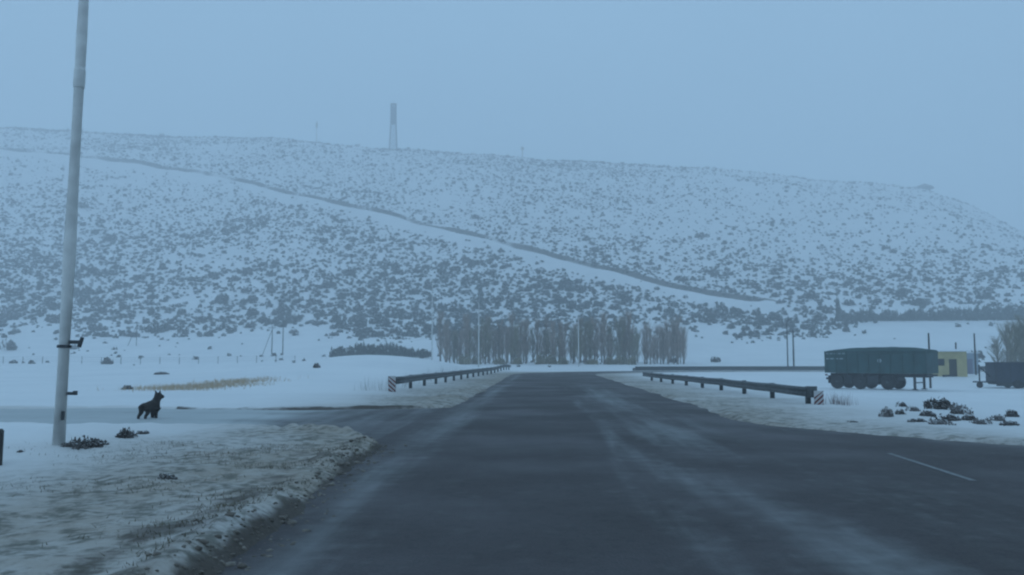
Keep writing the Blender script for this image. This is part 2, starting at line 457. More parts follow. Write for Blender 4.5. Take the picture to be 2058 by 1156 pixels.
# main road: long strip swept along its path, slightly crowned
def build_road():
    P = []
    for (a, b) in zip(ROAD[:-1], ROAD[1:]):
        n = max(1, int(np.hypot(*(b - a)) / 0.8))
        for k in range(n): P.append(a + (b - a) * k / n)
    P = np.array(P + [ROAD[-1]]); T = np.gradient(P, axis=0); T /= np.linalg.norm(T, axis=1)[:, None]
    off = np.linspace(-4.1, 4.1, 67)
    X = P[:, :1] + T[:, 1:] * off; Y = P[:, 1:] - T[:, :1] * off
    Z = 0.030 * (1 - (off / 4.1) ** 2)[None, :] + 0 * X - 0.005
    X, Y, Z = X.ravel(), Y.ravel(), Z.ravel()
    strip('road', np.column_stack([X, Y, Z]), 67, len(P), M_ASPHALT, np.where(Y < 84, slush_on(X, Y), 0.25))
    # paved junction apron on the right
    xs = np.arange(3.4, 70, 0.35); ts = np.linspace(0, 1, 110)
    XX, TT = np.meshgrid(xs, ts); YY = -40 + (edge_y(XX) + 0.9 + 40) * TT ** 0.7
    zz = np.full(XX.shape, -0.012) - 0.006 * sm(4, 12, XX)
    X, Y = XX.ravel(), YY.ravel()
    sl = np.maximum(0.10, 0.35 * np.exp(-((edge_y(X) - Y) / 0.6) ** 2))
    sl = np.maximum(sl, 0.55 * np.exp(-((X - 5.0) / .55) ** 2 - ((Y - 19.0) / .35) ** 2))
    sl = sl + 0.16 * np.clip(fbm(X * 0.5, Y * 1.3, 3, 3, 61), 0, 1)
    strip('junction_pavement', np.column_stack([X, Y, zz.ravel()]), len(xs), len(ts), M_ASPHALT, sl)
    xs = np.concatenate([np.arange(-80, -14, 2.0), np.arange(-14, -2.2, 0.25)]); ts = np.linspace(0, 1, 40)
    XX, TT = np.meshgrid(xs, ts); fl = np.exp(-np.clip(-2.6 - XX, 0, 99) / 2.2)
    y0 = 19.9 - 5.6 * fl; y1 = 26.3 + 1.6 * fl
    YY = y0 + (y1 - y0) * TT; X, Y = XX.ravel(), YY.ravel()
    ruts = np.exp(-((TT.ravel() - .3) / .1) ** 2) + np.exp(-((TT.ravel() - .68) / .1) ** 2)
    sl = 0.38 + 0.66 * sm(-3.8, -8.5, X) - 0.16 * ruts * sm(-3, -8, X)
    z = hill(X, Y) - 0.012 + 0.03 * sm(-6, -12, X)
    strip('side_road', np.column_stack([X, Y, z]), len(xs), len(ts), M_ASPHALT, sl)
build_road()

M_PAINT = mat('worn_road_paint', (0.20, 0.21, 0.21), 0.7, 0.35, 14)
mk = MB()
for k in range(6):
    y0 = 11.2 + k * 0.53
    x0 = 5.36 + 0.2 * k / 6; x1 = 5.36 + 0.2 * (k + 1) / 6
    mk.quad((x0 - .045, y0, -0.0065), (x0 + .045, y0, -0.0065), (x1 + .04, y0 + .53, -0.0065), (x1 - .04, y0 + .53, -0.0065))
tag(mk.build('road_marking', M_PAINT), kind='structure')

# ------------------------------------------------------------------ shrubs
M_SHRUB = mat('shrub_twigs', (0.036, 0.038, 0.034), 0.95, 0.35, 1.5, spec=0.05)
M_SHRUB2 = mat('shrub_brown', (0.046, 0.038, 0.034), 0.95, 0.3, 1.5, spec=0.05)
M_SNOWCAP = mat('snow_on_twigs', (0.74, 0.76, 0.78), 0.8, 0.03, 3, spec=0.1)
M_HEDGE = mat('hedge_green', (0.045, 0.055, 0.045), 0.95, 0.35, 1.0, spec=0.05)

def shrub_arrays(n, r, seed, snow=0.14, flat=0.62, lumps=4):
    """unit shrub: small facets through a few joined domes; returns V (3n,3), mi (n)"""
    g = np.random.default_rng(seed)
    lc = np.column_stack([g.normal(0, .34, lumps), g.normal(0, .34, lumps), np.zeros(lumps)]); lr = g.uniform(.5, .8, lumps)
    k = g.integers(0, lumps, n)
    u = g.normal(size=(n, 3)); u /= np.linalg.norm(u, axis=1)[:, None]; u[:, 2] = np.abs(u[:, 2])
    rad = g.uniform(.45, 1.0, n) ** .6
    c = lc[k] + u * (lr[k] * rad)[:, None]; c[:, 2] *= flat * 1.25
    c[:, 2] = c[:, 2] * 0.95 + 0.02
    a = g.normal(size=(n, 3)); a /= np.linalg.norm(a, axis=1)[:, None]
    b = np.cross(a, g.normal(size=(n, 3))); b /= np.linalg.norm(b, axis=1)[:, None]
    mi = ((c[:, 2] > np.quantile(c[:, 2], .45)) & (g.random(n) < snow * 1.8)).astype(int)
    # snow facets lie flat
    a[mi == 1, 2] *= .2; b[mi == 1, 2] *= .2
    q = g.uniform(.6, 1.35, n)[:, None] * r
    V = np.stack([c + a * q, c - a * q * .6 + b * q * .8, c - a * q * .6 - b * q * .8], 1).reshape(-1, 3)
    V[:, 2] = np.maximum(V[:, 2], -0.12)
    V[:, :2] /= np.quantile(np.hypot(V[:, 0], V[:, 1]), .93); V[:, 2] /= np.quantile(V[:, 2], .985)   # about 1 m radius, 1 m tall
    return V, mi

def shrub_mesh(name, n, r, seed, mats, **kw):
    V, mi = shrub_arrays(n, r, seed, **kw)
    return np_mesh(name, V, np.arange(len(V)).reshape(-1, 3), mats, mi=mi)

def hill_density(X, Y):
    s = pdist(X, Y, TRACK, True)
    t = (Y - 255) / 345
    n = fbm(X, Y, 55, 3, 91); nn = fbm(X, Y, 16, 2, 95)
    below = sm(6, 17, -s)
    low = 1 - sm(0.05, 0.75, t)
    dens_b = below * (0.42 + 0.82 * low) * (1 - 0.55 * sm(0.25, .6, t) * sm(-60, -180, X))
    dens_a = sm(5, 8, s) * (0.46 + 0.60 * (1 - sm(0.02, 0.42, t))) * (1 - 0.72 * sm(0.16, .45, t) * sm(40, 130, X))
    dd = np.where(s < 0, dens_b, dens_a)
    dd = dd * np.clip(1 + 0.6 * n + 0.5 * nn, 0.25, 2.0)
    footl = 224 + 24 * fbm(X, Y, 34, 3, 97) + 34 * sm(55, 110, X)
    dd = dd * (0.55 * sm(footl - 8, footl + 14, Y) + 0.45 * sm(footl + 8, footl + 55, Y))
    flats = 0.030 * sm(120, 160, Y) * (Y <= footl + 6) * (1 - 0.75 * sm(-10, 60, X)) * (1 - sm(footl - 5, footl + 6, Y))
    return dd + flats * np.clip(1 + 1.2 * nn, 0, 2)

def scatter_shrubs():
    N = 190000
    Y = rng.uniform(118, 640, N); X = (rng.uniform(-1, 1, N) * 0.70 + (-0.03)) * Y
    w = Y / 640.0                       # even density per square metre over a widening fan
    keep = rng.random(N) < hill_density(X, Y) * w * 0.72
    X, Y = X[keep], Y[keep]
    dm, dj, ds = zones(X, Y); k = dm > 8; X, Y = X[k], Y[k]
    # shrubs lining the cut bank of the track
    bx = []
    for (ax, ay), (bx_, by_) in zip(TRACK[:-1], TRACK[1:]):
        L = math.hypot(bx_ - ax, by_ - ay); nx, ny = -(by_ - ay) / L, (bx_ - ax) / L
        for q in np.arange(0, L, 2.1):
            if vnoise((ax + q) / 14, ay / 14, 3) > 0.30:
                o = 6.0 + rng.uniform(-.9, 1.1); bx.append((ax + (bx_ - ax) * q / L + nx * o, ay + (by_ - ay) * q / L + ny * o))
    bx = np.array(bx); bx = bx[bx[:, 1] > 238]
    nb = len(bx)
    X = np.concatenate([X, bx[:, 0]]); Y = np.concatenate([Y, bx[:, 1]])
    Z = height(X, Y)
    n = len(X)
    S = np.exp(rng.normal(-0.62, 0.40, n)) * (1.0 + 0.26 * sm(340, 240, Y))
    S[Y < 222] *= 0.66
    S[-nb:] = rng.uniform(.5, .95, nb)
    d = np.hypot(X, Y)
    # the 300 that show largest are objects of their own
    inview = (X / Y > -0.58) & (X / Y < 0.56)
    order = np.argsort(-(S / d) * inview); big = order[:300]; rest = order[300:]
    protos = [shrub_mesh('hillside_shrub', 120, 0.24, 100 + k, [M_SHRUB if k % 3 else M_SHRUB2, M_SNOWCAP], snow=.20) for k in range(7)]
    for q, i in enumerate(big):
        o = bpy.data.objects.new('hillside_shrub', protos[q % 7]); col.objects.link(o)
        o.location = (X[i], Y[i], Z[i] - 0.05); s_ = S[i]
        o.scale = (s_ * 1.1, s_, s_ * random.uniform(0.9, 1.3)); o.rotation_euler = (0, 0, random.uniform(0, 6.28))
        if Y[i] < 222: tag(o, 'lone dark shrub on the open snow below the hillside', 'shrub', 'lone shrubs on the snowy flats')
        else: tag(o, 'dark snow-dusted shrub on the lower slope of the snowy hill', 'shrub', 'shrubs on the lower slope of the hill')
    # the rest: one mass
    Vs, Fi = [], []
    base = [shrub_arrays(30, 0.38, 300 + k, snow=.20) for k in range(12)]
    kk = rng.integers(0, 12, len(rest)); rot = rng.uniform(0, 6.28, len(rest))
    for k in range(12):
        ids = rest[kk == k]; ro = rot[kk == k]; V, mi = base[k]
        c, s_ = np.cos(ro), np.sin(ro)
        P = np.empty((len(ids), len(V), 3))
        P[:, :, 0] = (V[None, :, 0] * c[:, None] - V[None, :, 1] * s_[:, None]) * S[ids][:, None] * 1.0 + X[ids][:, None]
        P[:, :, 1] = (V[None, :, 0] * s_[:, None] + V[None, :, 1] * c[:, None]) * S[ids][:, None] * 1.0 + Y[ids][:, None]
        P[:, :, 2] = V[None, :, 2] * S[ids][:, None] * 1.1 + Z[ids][:, None] - 0.05
        Vs.append(P.reshape(-1, 3)); Fi.append(np.tile(mi, len(ids)))
    V = np.vstack(Vs); mi = np.concatenate(Fi)
    me = np_mesh('hillside_scrub', V, np.arange(len(V)).reshape(-1, 3), [M_SHRUB, M_SNOWCAP], mi=mi)
    o = bpy.data.objects.new('hillside_scrub', me); col.objects.link(o)
    tag(o, 'dark scrub dotted thickly over the far snowy hillside', 'scrub', kind='stuff')
    print('shrubs', n, 'tris', len(V) // 3)
scatter_shrubs()

# dense low thicket beyond the left mound
hedge_protos = [shrub_mesh('thicket_bush', 260, 0.17, 500 + k, [M_HEDGE, M_SNOWCAP], snow=.05, flat=.75, lumps=5) for k in range(5)]
for k, px in enumerate(np.linspace(676, 852, 15)):
    p = at_depth(px + random.uniform(-3, 3), 172 + random.uniform(-3, 3))
    o = bpy.data.objects.new('thicket_bush', hedge_protos[k % 5]); col.objects.link(o)
    h = 0.85 + 0.75 * math.sin(math.pi * min(1, (k + 1.5) / 15.0))
    o.location = p + Vector((0, 0, 0.25)); o.scale = (1.25, 1.2, h * 1.65); o.rotation_euler.z = k * 1.3
    tag(o, 'low dark evergreen bush in the long thicket behind the left guardrail', 'bush', 'bushes of the low thicket behind the left guardrail')

# windbreak row across the foot of the hill, right
for k, px in enumerate(np.arange(1684, 2140, 8.5)):
    p = on_ground(px, 646 - 3 * (px - 1684) / 380)
    o = bpy.data.objects.new('windbreak_bush', hedge_protos[(k * 3) % 5]); col.objects.link(o)
    h = random.uniform(2.0, 3.4) + (3.4 if k == 0 else 0) + 1.6 * max(0, (px - 1850) / 250)
    o.location = p; o.scale = (0.65 if k == 0 else 1.0, 1.0, h); o.rotation_euler.z = k * 2.1
    if k == 0: tag(o, 'tall narrow dark bush at the left end of the windbreak row', 'bush')
    else: tag(o, 'grey bush in the long windbreak row at the foot of the hill, right', 'bush', 'bushes of the windbreak row at the hill foot')

# ------------------------------------------------------------------ bare trees
M_BARK = mat('bare_bark', (0.23, 0.19, 0.165), 0.95, 0.3, 2, spec=.05)
M_TWIG = mat('bare_twigs', (0.36, 0.275, 0.225), 0.95, 0.25, 1, spec=.05)
M_TWIG2 = mat('olive_twigs', (0.26, 0.225, 0.15), 0.95, 0.25, 1, spec=.05)
def tree_parts(seed, H, spread, nb, nt, twr):
    g = random.Random(seed)
    tr = MB(); pts = []; x = y = 0
    for i in range(7):
        pts.append((x, y, H * 0.92 * i / 6)); x += g.uniform(-.06, .06); y += g.uniform(-.06, .06)
    tr.tube(pts, [0.16 * (1 - i / 6.6) + .012 for i in range(7)], 6)
    cr = MB()
    for i in range(nb):
        h0 = H * (0.03 + 0.77 * g.random()); th = g.uniform(0, 6.283)
        ln = H * g.uniform(.16, .34); out = spread * g.uniform(.45, 1.0) * (1.1 - 0.5 * h0 / H)
        p0 = Vector((g.uniform(-.05, .05), g.uniform(-.05, .05), h0))
        p1 = p0 + Vector((math.cos(th) * out, math.sin(th) * out, ln))
        cr.spike(p0, p1, 0.045)
        for j in range(nt):
            t = g.uniform(.1, 1); q = p0.lerp(p1, t)
            th2 = th + g.uniform(-1.6, 1.6); l2 = H * g.uniform(.05, .17); o2 = spread * g.uniform(.05, .42)
            q1 = q + Vector((math.cos(th2) * o2, math.sin(th2) * o2, l2 if q.z + l2 < H else max(.05, H - q.z)))
            cr.spike(q, q1, twr)
    return tr, cr
def make_tree(name, seed, H, spread, nb, nt, twr, mt):
    tr, cr = tree_parts(seed, H, spread, nb, nt, twr)
    root = bpy.data.objects.new(name, None); col.objects.link(root)
    tr.build('trunk', M_BARK, root); cr.build('crown', mt, root)
    return root
tree_protos = [make_tree('bare_poplar', 11, 8.6, 1.25, 52, 15, .018, M_TWIG), make_tree('bare_poplar', 12, 8.2, 1.5, 52, 15, .018, M_TWIG2),
               make_tree('bare_poplar', 13, 9.0, 1.15, 50, 15, .018, M_TWIG), make_tree('bare_poplar', 14, 7.4, 1.7, 54, 15, .018, M_TWIG2),
               make_tree('bare_poplar', 15, 8.0, 1.45, 44, 14, .017, M_TWIG)]
used = set()
def put_tree(k, p, sc, rz, label, group, sxy=1.0):
    o = tree_protos[k] if k not in used else copy_tree(tree_protos[k]); used.add(k)
    o.location = p - Vector((0, 0, .1)); o.scale = (sc * sxy, sc * sxy, sc); o.rotation_euler = (0, 0, rz)
    tag(o, label, 'tree', group)
g = random.Random(5)
px = 884.0; i = 0
while px < 1372:
    for row, Y in ((0, 150), (1, 157)):
        if (1060 < px < 1079 and row == 0) or (1196 < px < 1210 and row == 0) or (px < 1310 and g.random() < 0.12): continue
        k = g.choice([0, 1, 2, 3, 4]) if px < 1290 else g.choice([0, 2, 4])
        p = at_depth(px + row * 5 + g.uniform(-2, 2), Y + g.uniform(-1.5, 1.5))
        sc = g.uniform(.62, 1.12) * (1.04 if px < 910 or 1150 < px < 1190 else .97)
        put_tree(k, p, sc, g.uniform(0, 6.28), 'bare grey-brown poplar in the dense row beyond the road bend', 'bare poplars in the row beyond the bend')
    px += g.uniform(8.0, 12.0)
for k, (px, Y, sc, lab) in enumerate([(2006, 112, .62, 'bare brown tree, leftmost of the clump at the right edge'), (2024, 110, .78, 'bare brown tree, second in the clump above the dark blue box trailer'),
                                      (2042, 113, .84, 'bare brown tree, third in the clump above the dark blue box trailer'), (2060, 110, .88, 'bare brown tree cut by the right edge of the picture'),
                                      (2033, 116, .80, 'bare brown tree at the back of the clump, between its second and third trees'), (2052, 117, .86, 'bare brown tree at the back of the clump, nearest the right edge')]):
    put_tree([3, 1, 3, 1, 4, 3][k], at_depth(px, Y), sc, k, lab, None, 1.25)

under_mesh = shrub_mesh('undergrowth_bush', 300, 0.14, 590, [M_TWIG2, M_SNOWCAP], snow=.10, flat=.7, lumps=6)
for k, px in enumerate([930, 955, 1008, 1040, 1082, 1108, 1136, 1188, 1222, 1250, 1272]):
    o = bpy.data.objects.new('undergrowth_bush', under_mesh); col.objects.link(o)
    o.location = at_depth(px, 147.5); o.scale = (1.2, 1.0, random.uniform(.9, 1.8)); o.rotation_euler.z = k * 1.7
    tag(o, 'low dark bush at the foot of the bare poplar row', 'bush', 'bushes under the poplar row')

# ------------------------------------------------------------------ guardrails
M_STEEL = mat('galvanised_steel', (0.085, 0.095, 0.100), 0.55, 0.25, 6, metal=.35, spec=.4)
M_POSTS = mat('weathered_post', (0.055, 0.062, 0.065), 0.8, 0.3, 6)
M_RED = mat('red_reflective_paint', (0.15, 0.038, 0.036), 0.5, 0.1, 10)
M_WHITE = mat('white_reflective_paint', (0.52, 0.52, 0.52), 0.5, 0.06, 10)
M_BLACK = mat('black_paint', (0.02, 0.02, 0.022), 0.6, 0.2, 10)
def guardrail(path, label, face, marker=None, step=4.0, lift=0.0, bh=0.31):
    """W-beam on posts along path; face = +1/-1: side of the path the beam is bolted to"""
    P = [Vector((x, y, 0)) for x, y in path]
    cum = [0.0]
    for a, b in zip(P[:-1], P[1:]): cum.append(cum[-1] + (b - a).length)
    def at(s):
        s = max(0, min(cum[-1], s))
        for i in range(len(P) - 1):
            if s <= cum[i + 1]:
                t = (s - cum[i]) / (cum[i + 1] - cum[i]); return P[i].lerp(P[i + 1], t), (P[i + 1] - P[i]).normalized()
    o0 = P[0]
    root = thing('guardrail', (o0.x, o0.y, gz(o0.x, o0.y)), 0, label, 'guardrail')
    def loc(v): return Vector((v.x - root.location.x, v.y - root.location.y, v.z - root.location.z))
    prof = [(0.0, 0), (.05, .03), (.075, .075), (.05, .12), (0.01, .155), (.05, .19), (.075, .235), (.05, .28), (0.0, .31)]
    prof = [(a, b * bh / .31) for a, b in prof]
    m = MB(); rows = []
    ns = int(cum[-1] / 2) + 1
    for k in range(ns + 1):
        p, t = at(cum[-1] * k / ns); nrm = Vector((t.y, -t.x, 0)) * face
        zb = (gz(p.x, p.y) + 0.44 + lift)
        rows.append([loc(Vector((p.x, p.y, zb)) + nrm * (.07 + a) + Vector((0, 0, b))) for a, b in prof])
    vs = [v for r in rows for v in r]; n = len(prof); fs = []
    for k in range(ns):
        for j in range(n - 1): fs.append((k * n + j, k * n + j + 1, (k + 1) * n + j + 1, (k + 1) * n + j))
    m._add(vs, fs)
    bo = m.build('beam', M_STEEL, root, True)
    sol = bo.modifiers.new('thickness', 'SOLIDIFY'); sol.thickness = 0.012
    pm = MB(); pm.box((0, 0, 0.10), (.15, .11, 1.32)); pmesh = pm.mesh('post', M_POSTS)
    bm_ = MB(); bm_.box((0, 0, 0), (.07, .10, .26)); bmesh_ = bm_.mesh('spacer_block', M_POSTS)
    s = 0.3
    while s < cum[-1]:
        p, t = at(s); nrm = Vector((t.y, -t.x, 0)) * face; a = math.atan2(nrm.y, nrm.x)
        po = bpy.data.objects.new('post', pmesh); col.objects.link(po); po.parent = root
        po.location = loc(Vector((p.x, p.y, gz(p.x, p.y) + lift)) - nrm * .045); po.rotation_euler.z = a
        so = bpy.data.objects.new('spacer_block', bmesh_); col.objects.link(so); so.parent = po
        so.location = (.09, 0, .60)
        s += step
    p, t = at(0); nrm = Vector((t.y, -t.x, 0)) * face; zb = gz(p.x, p.y) + 0.44 + lift
    e = MB(); pts = []                                             # flared end terminal
    for k in range(8):
        an = k / 7 * math.pi * .9; pts.append(Vector((p.x, p.y, 0)) - t * (.22 * math.sin(an)) + nrm * (.09 - .16 * (1 - math.cos(an))))
    for q0, q1 in zip(pts[:-1], pts[1:]):
        a_, b_ = loc(Vector((q0.x, q0.y, zb - .02))), loc(Vector((q1.x, q1.y, zb - .02)))
        e.quad(a_, b_, b_ + Vector((0, 0, .36)), a_ + Vector((0, 0, .36)))
    eo = e.build('end_terminal', M_STEEL, root, True); so = eo.modifiers.new('thickness', 'SOLIDIFY'); so.thickness = .012
    if marker:
        dx, w, h, lean = marker
        bx = MB(); bx.box((0, 0, h / 2), (w, .02, h))
        c = loc(Vector((p.x, p.y, gz(p.x, p.y) + lift + .02)) + Vector((dx, -.28, 0)))
        b = bx.build('marker_board', M_WHITE, root); b.location = c
        for k in range(4):                                         # diagonal red bars
            z0 = h * (k + .05) / 4; q = MB(); sl = lean * w * .9
            za, zb_ = z0, z0 + h / 8
            zs = [za - sl / 2, za + sl / 2, zb_ + sl / 2, zb_ - sl / 2]
            xs = [-w / 2, w / 2, w / 2, -w / 2]
            q.quad(*[(x, -.0135, min(h, max(0, z))) for x, z in zip(xs, zs)])
            so = q.build('red_stripe', M_RED if k != 1 else M_RED, b)
        st = MB(); st.tube([(w * .2, .03, -.2), (w * .2, .03, h * .9)], .025, 6); st.build('stake', M_POSTS, b)
    return root
guardrail([(-6.6, 38.6), (-6.2, 50), (-5.6, 70), (-4.9, 92), (-4.2, 112)], 'steel guardrail along the left side of the road', 1, (-.02, .32, .78, -1), lift=-.10)
guardrail([(8.55, 28.4), (8.35, 36), (8.0, 46), (7.6, 56), (7.4, 64)], 'steel guardrail half buried in snow along the right side of the road', -1, (.20, .30, .62, 1), lift=-.20)
Q = []
for a in np.arange(60, 84, 6.0): Q.append((28.0 - 32.5 * math.cos(R(a)), 84 + 32.5 * math.sin(R(a))))
for k in range(1, 12): Q.append((Q[-1][0] + 5, Q[-1][1] + .35))
guardrail(Q, 'long low dark guardrail along the far side of the bend, left of the green trailer', 1, None, bh=.52, lift=-.42)

# ------------------------------------------------------------------ lamp posts and utility poles
M_POLE = mat('pale_pole_paint', (0.70, 0.70, 0.68), 0.6, 0.12, 3.5)
M_LAMP = mat('lamp_housing', (0.20, 0.21, 0.21), 0.5, 0.1, 5)
M_LENS = mat('lamp_lens', (0.5, 0.5, 0.48), 0.2, spec=.5)
M_WOOD = mat('dark_pole_wood', (0.050, 0.048, 0.045), 0.9, 0.3, 5)
def lamp_post(p, H, r0, r1, arm, label, lean=0.0, big=False, m=None, group=None):
    m = m or M_POLE
    root = thing('lamp_post', p, 0, label, 'lamp post', group); root.rotation_euler = (0, lean, 0)
    b = MB(); b.tube([(0, 0, -.3), (0, 0, H * .3), (0, 0, H * .65), (0, 0, H)], [r0, r0 * .93 + r1 * .07, (r0 + r1) / 2, r1], 16 if big else 8)
    b.build('pole', m, root, True)
    a = MB(); a.tube([(0, 0, H - .1), (arm * .25, 0, H + .35), (arm * .7, 0, H + .55), (arm, 0, H + .55)], [r1 * .7, r1 * .6, r1 * .5, r1 * .45], 8)
    a.build('arm', m, root, True)
    h = MB(); s = 1 if arm > 0 else -1
    h.lathe([(.02, -.08), (.12, -.06), (.15, 0), (.10, .06), (.02, .08)], 10, 'z', (0, 0, 0))
    ho = h.build('lamp_head', M_LAMP, root, True); ho.location = (arm + s * .3, 0, H + .55); ho.scale = (2.6, 1.1, 1)
    l = MB(); l.lathe([(.09, -.085), (.10, -.07), (.02, -.065)], 10); l.build('lens', M_LENS, ho)
    return root
lp = on_ground(118, 893)
near = lamp_post(lp, 10.5, .105, .072, 1.8, 'tall pale lamp post leaning slightly, standing in the snow at left', R(0.85), True)
M_BAND = mat('dark_strap', (0.05, 0.055, 0.06), 0.6, 0.2, 9)
def band(z, h, r):
    b = MB(); b.lathe([(r, z), (r + .008, z + .005), (r + .008, z + h - .005), (r, z + h)], 16); b.build('strap', M_BAND, near)
band(1.58, .05, .106)
b = MB(); b.lathe([(.084, 6.0), (.0945, 6.03), (.0945, 6.3), (.084, 6.36)], 16); b.build('collar', M_POLE, near, True)
b = MB(); b.box((.19, 0, 1.68), (.20, .06, .06)); b.tube([(.25, 0, 1.60), (.30, 0, 1.76)], .035, 6); b.build('bracket', M_BAND, near)
b = MB(); b.box((.17, 0, .83), (.14, .04, .05)); b.box((.23, 0, .84), (.05, .06, .07)); b.build('bracket', M_BAND, near)
b = MB(); b.box((.085, -.075, .47), (.05, .05, .14), rz=.6); b.build('access_hatch', M_BAND, near)
lamp_post(at_depth(868, 112), 11.0, .085, .05, -1.4, 'thin pale lamp post at the left end of the poplar row', 0)
lamp_post(at_depth(962, 128), 9.6, .11, .06, -1.4, 'thin white lamp post in front of the left half of the poplars', 0)
lamp_post(at_depth(1163, 138), 7.8, .085, .05, 1.3, 'thin white lamp post in front of the middle of the poplars', 0)
lamp_post(at_depth(1583, 122), 6.6, .10, .07, 1.0, 'dark hooked lamp post left of the green trailer', 0, m=M_WOOD)

def utility_pole(p, H, label, arms=True, stay=False, r=.13):
    root = thing('utility_pole', p, 0, label, 'utility pole')
    b = MB(); b.tube([(0, 0, -.4), (0, 0, H / 2), (0, 0, H)], [r, r * .9, r * .75], 8); b.build('pole', M_WOOD, root, True)
    if arms:
        a = MB(); a.box((0, -.12, H - .45), (1.5, .10, .12)); c = a.build('crossarm', M_WOOD, root)
        for x in (-.65, 0, .65):
            i = MB(); i.lathe([(.03, 0), (.06, .04), (.05, .1), (.06, .14), (.02, .2)], 8, 'z', (x, -.12, H - .39)); i.build('insulator', M_LAMP, c, True)
    if stay:
        a = MB(); a.tube([(-2.0, -.3, -.3), (-.05, 0, H * .86)], .07, 6); a.build('brace_strut', M_WOOD, root)
    return root
utility_pole(at_depth(546, 188), 6.2, 'dark utility pole with a brace strut on the left flats', True, True)
utility_pole(at_depth(568, 186), 6.4, 'dark utility pole just right of the braced pole on the left flats')
utility_pole(at_depth(273, 205), 5.8, 'faint utility pole on the snowy flats, right of the big pale lamp post', True, True, .10)
utility_pole(at_depth(1595, 120), 5.4, 'dark bare pole just right of the hooked lamp post', False)
utility_pole(at_depth(1868, 76), 4.7, 'dark straight pole standing at the front end of the green trailer', False, False, .10)
utility_pole(at_depth(1960, 92), 4.3, 'dark pole between the yellow hut and the dark blue box trailer', False, False, .10)
utility_pole(at_depth(1922, 100), 3.4, 'short dark pole just behind the right corner of the yellow hut', False, False, .12)

# short dark post cut by the left edge
p = on_ground(-3, 936)
b = MB(); b.tube([(0, 0, -.2), (0, 0, .46)], .05, 8); b.tube([(0, 0, .46), (0, 0, .49)], [.056, .03], 8)
o = b.build('marker_post', M_WOOD); o.location = p; tag(o, 'short dark post cut by the left edge of the picture', 'post')

# wire fence far left
M_WIRE = mat('fence_wire', (0.10, 0.10, 0.10), 0.6)
F0, F1 = Vector((-118, 148, 0)), Vector((-44, 154, 0))
fr = thing('wire_fence', (F0.x, F0.y, gz(F0.x, F0.y)), 0, 'thin wire fence on posts across the far left flats', 'fence')
pm = MB(); pm.tube([(0, 0, -.3), (0, 0, 1.25)], .055, 6); pmesh = pm.mesh('post', M_WOOD); prev = None; wm = MB()
for k in range(23):
    q = F0.lerp(F1, k / 22); q.z = gz(q.x, q.y)
    po = bpy.data.objects.new('post', pmesh); col.objects.link(po); po.parent = fr; po.location = q - fr.location
    if prev is not None:
        for hz in (.45, .8, 1.15): wm.tube([prev - fr.location + Vector((0, 0, hz)), q - fr.location + Vector((0, 0, hz))], .012, 3, False)
    prev = q
wm.build('wire', M_WIRE, fr)

# ------------------------------------------------------------------ lattice tower and masts on the hill crest
M_TOWER = mat('grey_tower_steel', (0.11, 0.12, 0.13), 0.7, 0.2, 2)
def crest(px, py0, py1):
    for py in range(py0, py1):
        r = ray(px, py); X = _TS * r.x; Y = _TS * r.y
        dz = CAM_H + _TS * r.z - height(X, Y)
        k = np.argmax(dz < 0)
        if dz[k] < 0 and _TS[k] > 200: return Vector((X[k], Y[k], gz(X[k], Y[k])))
    return Vector((0, 600, gz(0, 600)))
tp = crest(790, 230, 420)
TH = 96 / FPX * tp.y
tw = thing('lattice_tower', tp, R(12), 'grey lattice tower with a clad upper half on the hill crest', 'tower')
def leg_at(sx, sy, z): w = 2.5 - 0.8 * min(1, z / (TH * .6)); return Vector((sx * w, sy * w, z))
for sx, sy in ((-1, -1), (1, -1), (1, 1), (-1, 1)):
    b = MB(); b.tube([leg_at(sx, sy, -1.0), leg_at(sx, sy, TH * .6), leg_at(sx, sy, TH * .97)], .42, 6); b.build('leg', M_TOWER, tw)
zs = np.linspace(0, TH * .95, 9)
for z0, z1 in zip(zs[:-1], zs[1:]):
    b = MB(); c = [(-1, -1), (1, -1), (1, 1), (-1, 1)]
    for i in range(4):
        a, d_ = c[i], c[(i + 1) % 4]
        b.tube([leg_at(*a, z0), leg_at(*d_, z1)], .10, 4); b.tube([leg_at(*d_, z0), leg_at(*a, z1)], .10, 4); b.tube([leg_at(*a, z1), leg_at(*d_, z1)], .12, 4)
    b.build('bracing', M_TOWER, tw)
for k in range(4):
    a = k * math.pi / 2
    for j in range(3):
        b = MB(); b.box((math.cos(a) * 1.85, math.sin(a) * 1.85, TH * (.62 + .125 * j)), (.25, 2.9, TH * .118), rz=a); b.build('cladding_panel', M_TOWER, tw)
b = MB(); b.box((0, 0, TH * .985), (4.3, 4.3, .5)); pl = b.build('top_platform', M_TOWER, tw)
b = MB(); b.tube([(0, 0, TH), (0, 0, TH * 1.09)], .12, 5); b.build('antenna', M_TOWER, pl)
def mast(px, h, label, m, r):
    p = crest(px, 230, 430); root = thing('mast', p, 0, label, 'mast')
    b = MB(); b.tube([(0, 0, -1), (0, 0, h)], [r, r * .7], 6); b.build('pole', m, root)
    b = MB(); b.box((0, 0, h * .8), (r * 5, r * 2.4, h * .22)); b.build('antenna_panel', m, root)
M_FADE = mat('pale_mast', (0.30, 0.30, 0.24), 0.7, .1)
mast(636, 15, 'thin faint mast on the crest left of the lattice tower', M_FADE, .25)
mast(1050, 8, 'small pale marker mast on the crest right of the lattice tower', M_FADE, .45)
M_ROCK = mat('dark_rock', (0.09, 0.085, 0.08), 0.9, .3, .6)
rp = crest(1858, 330, 470)
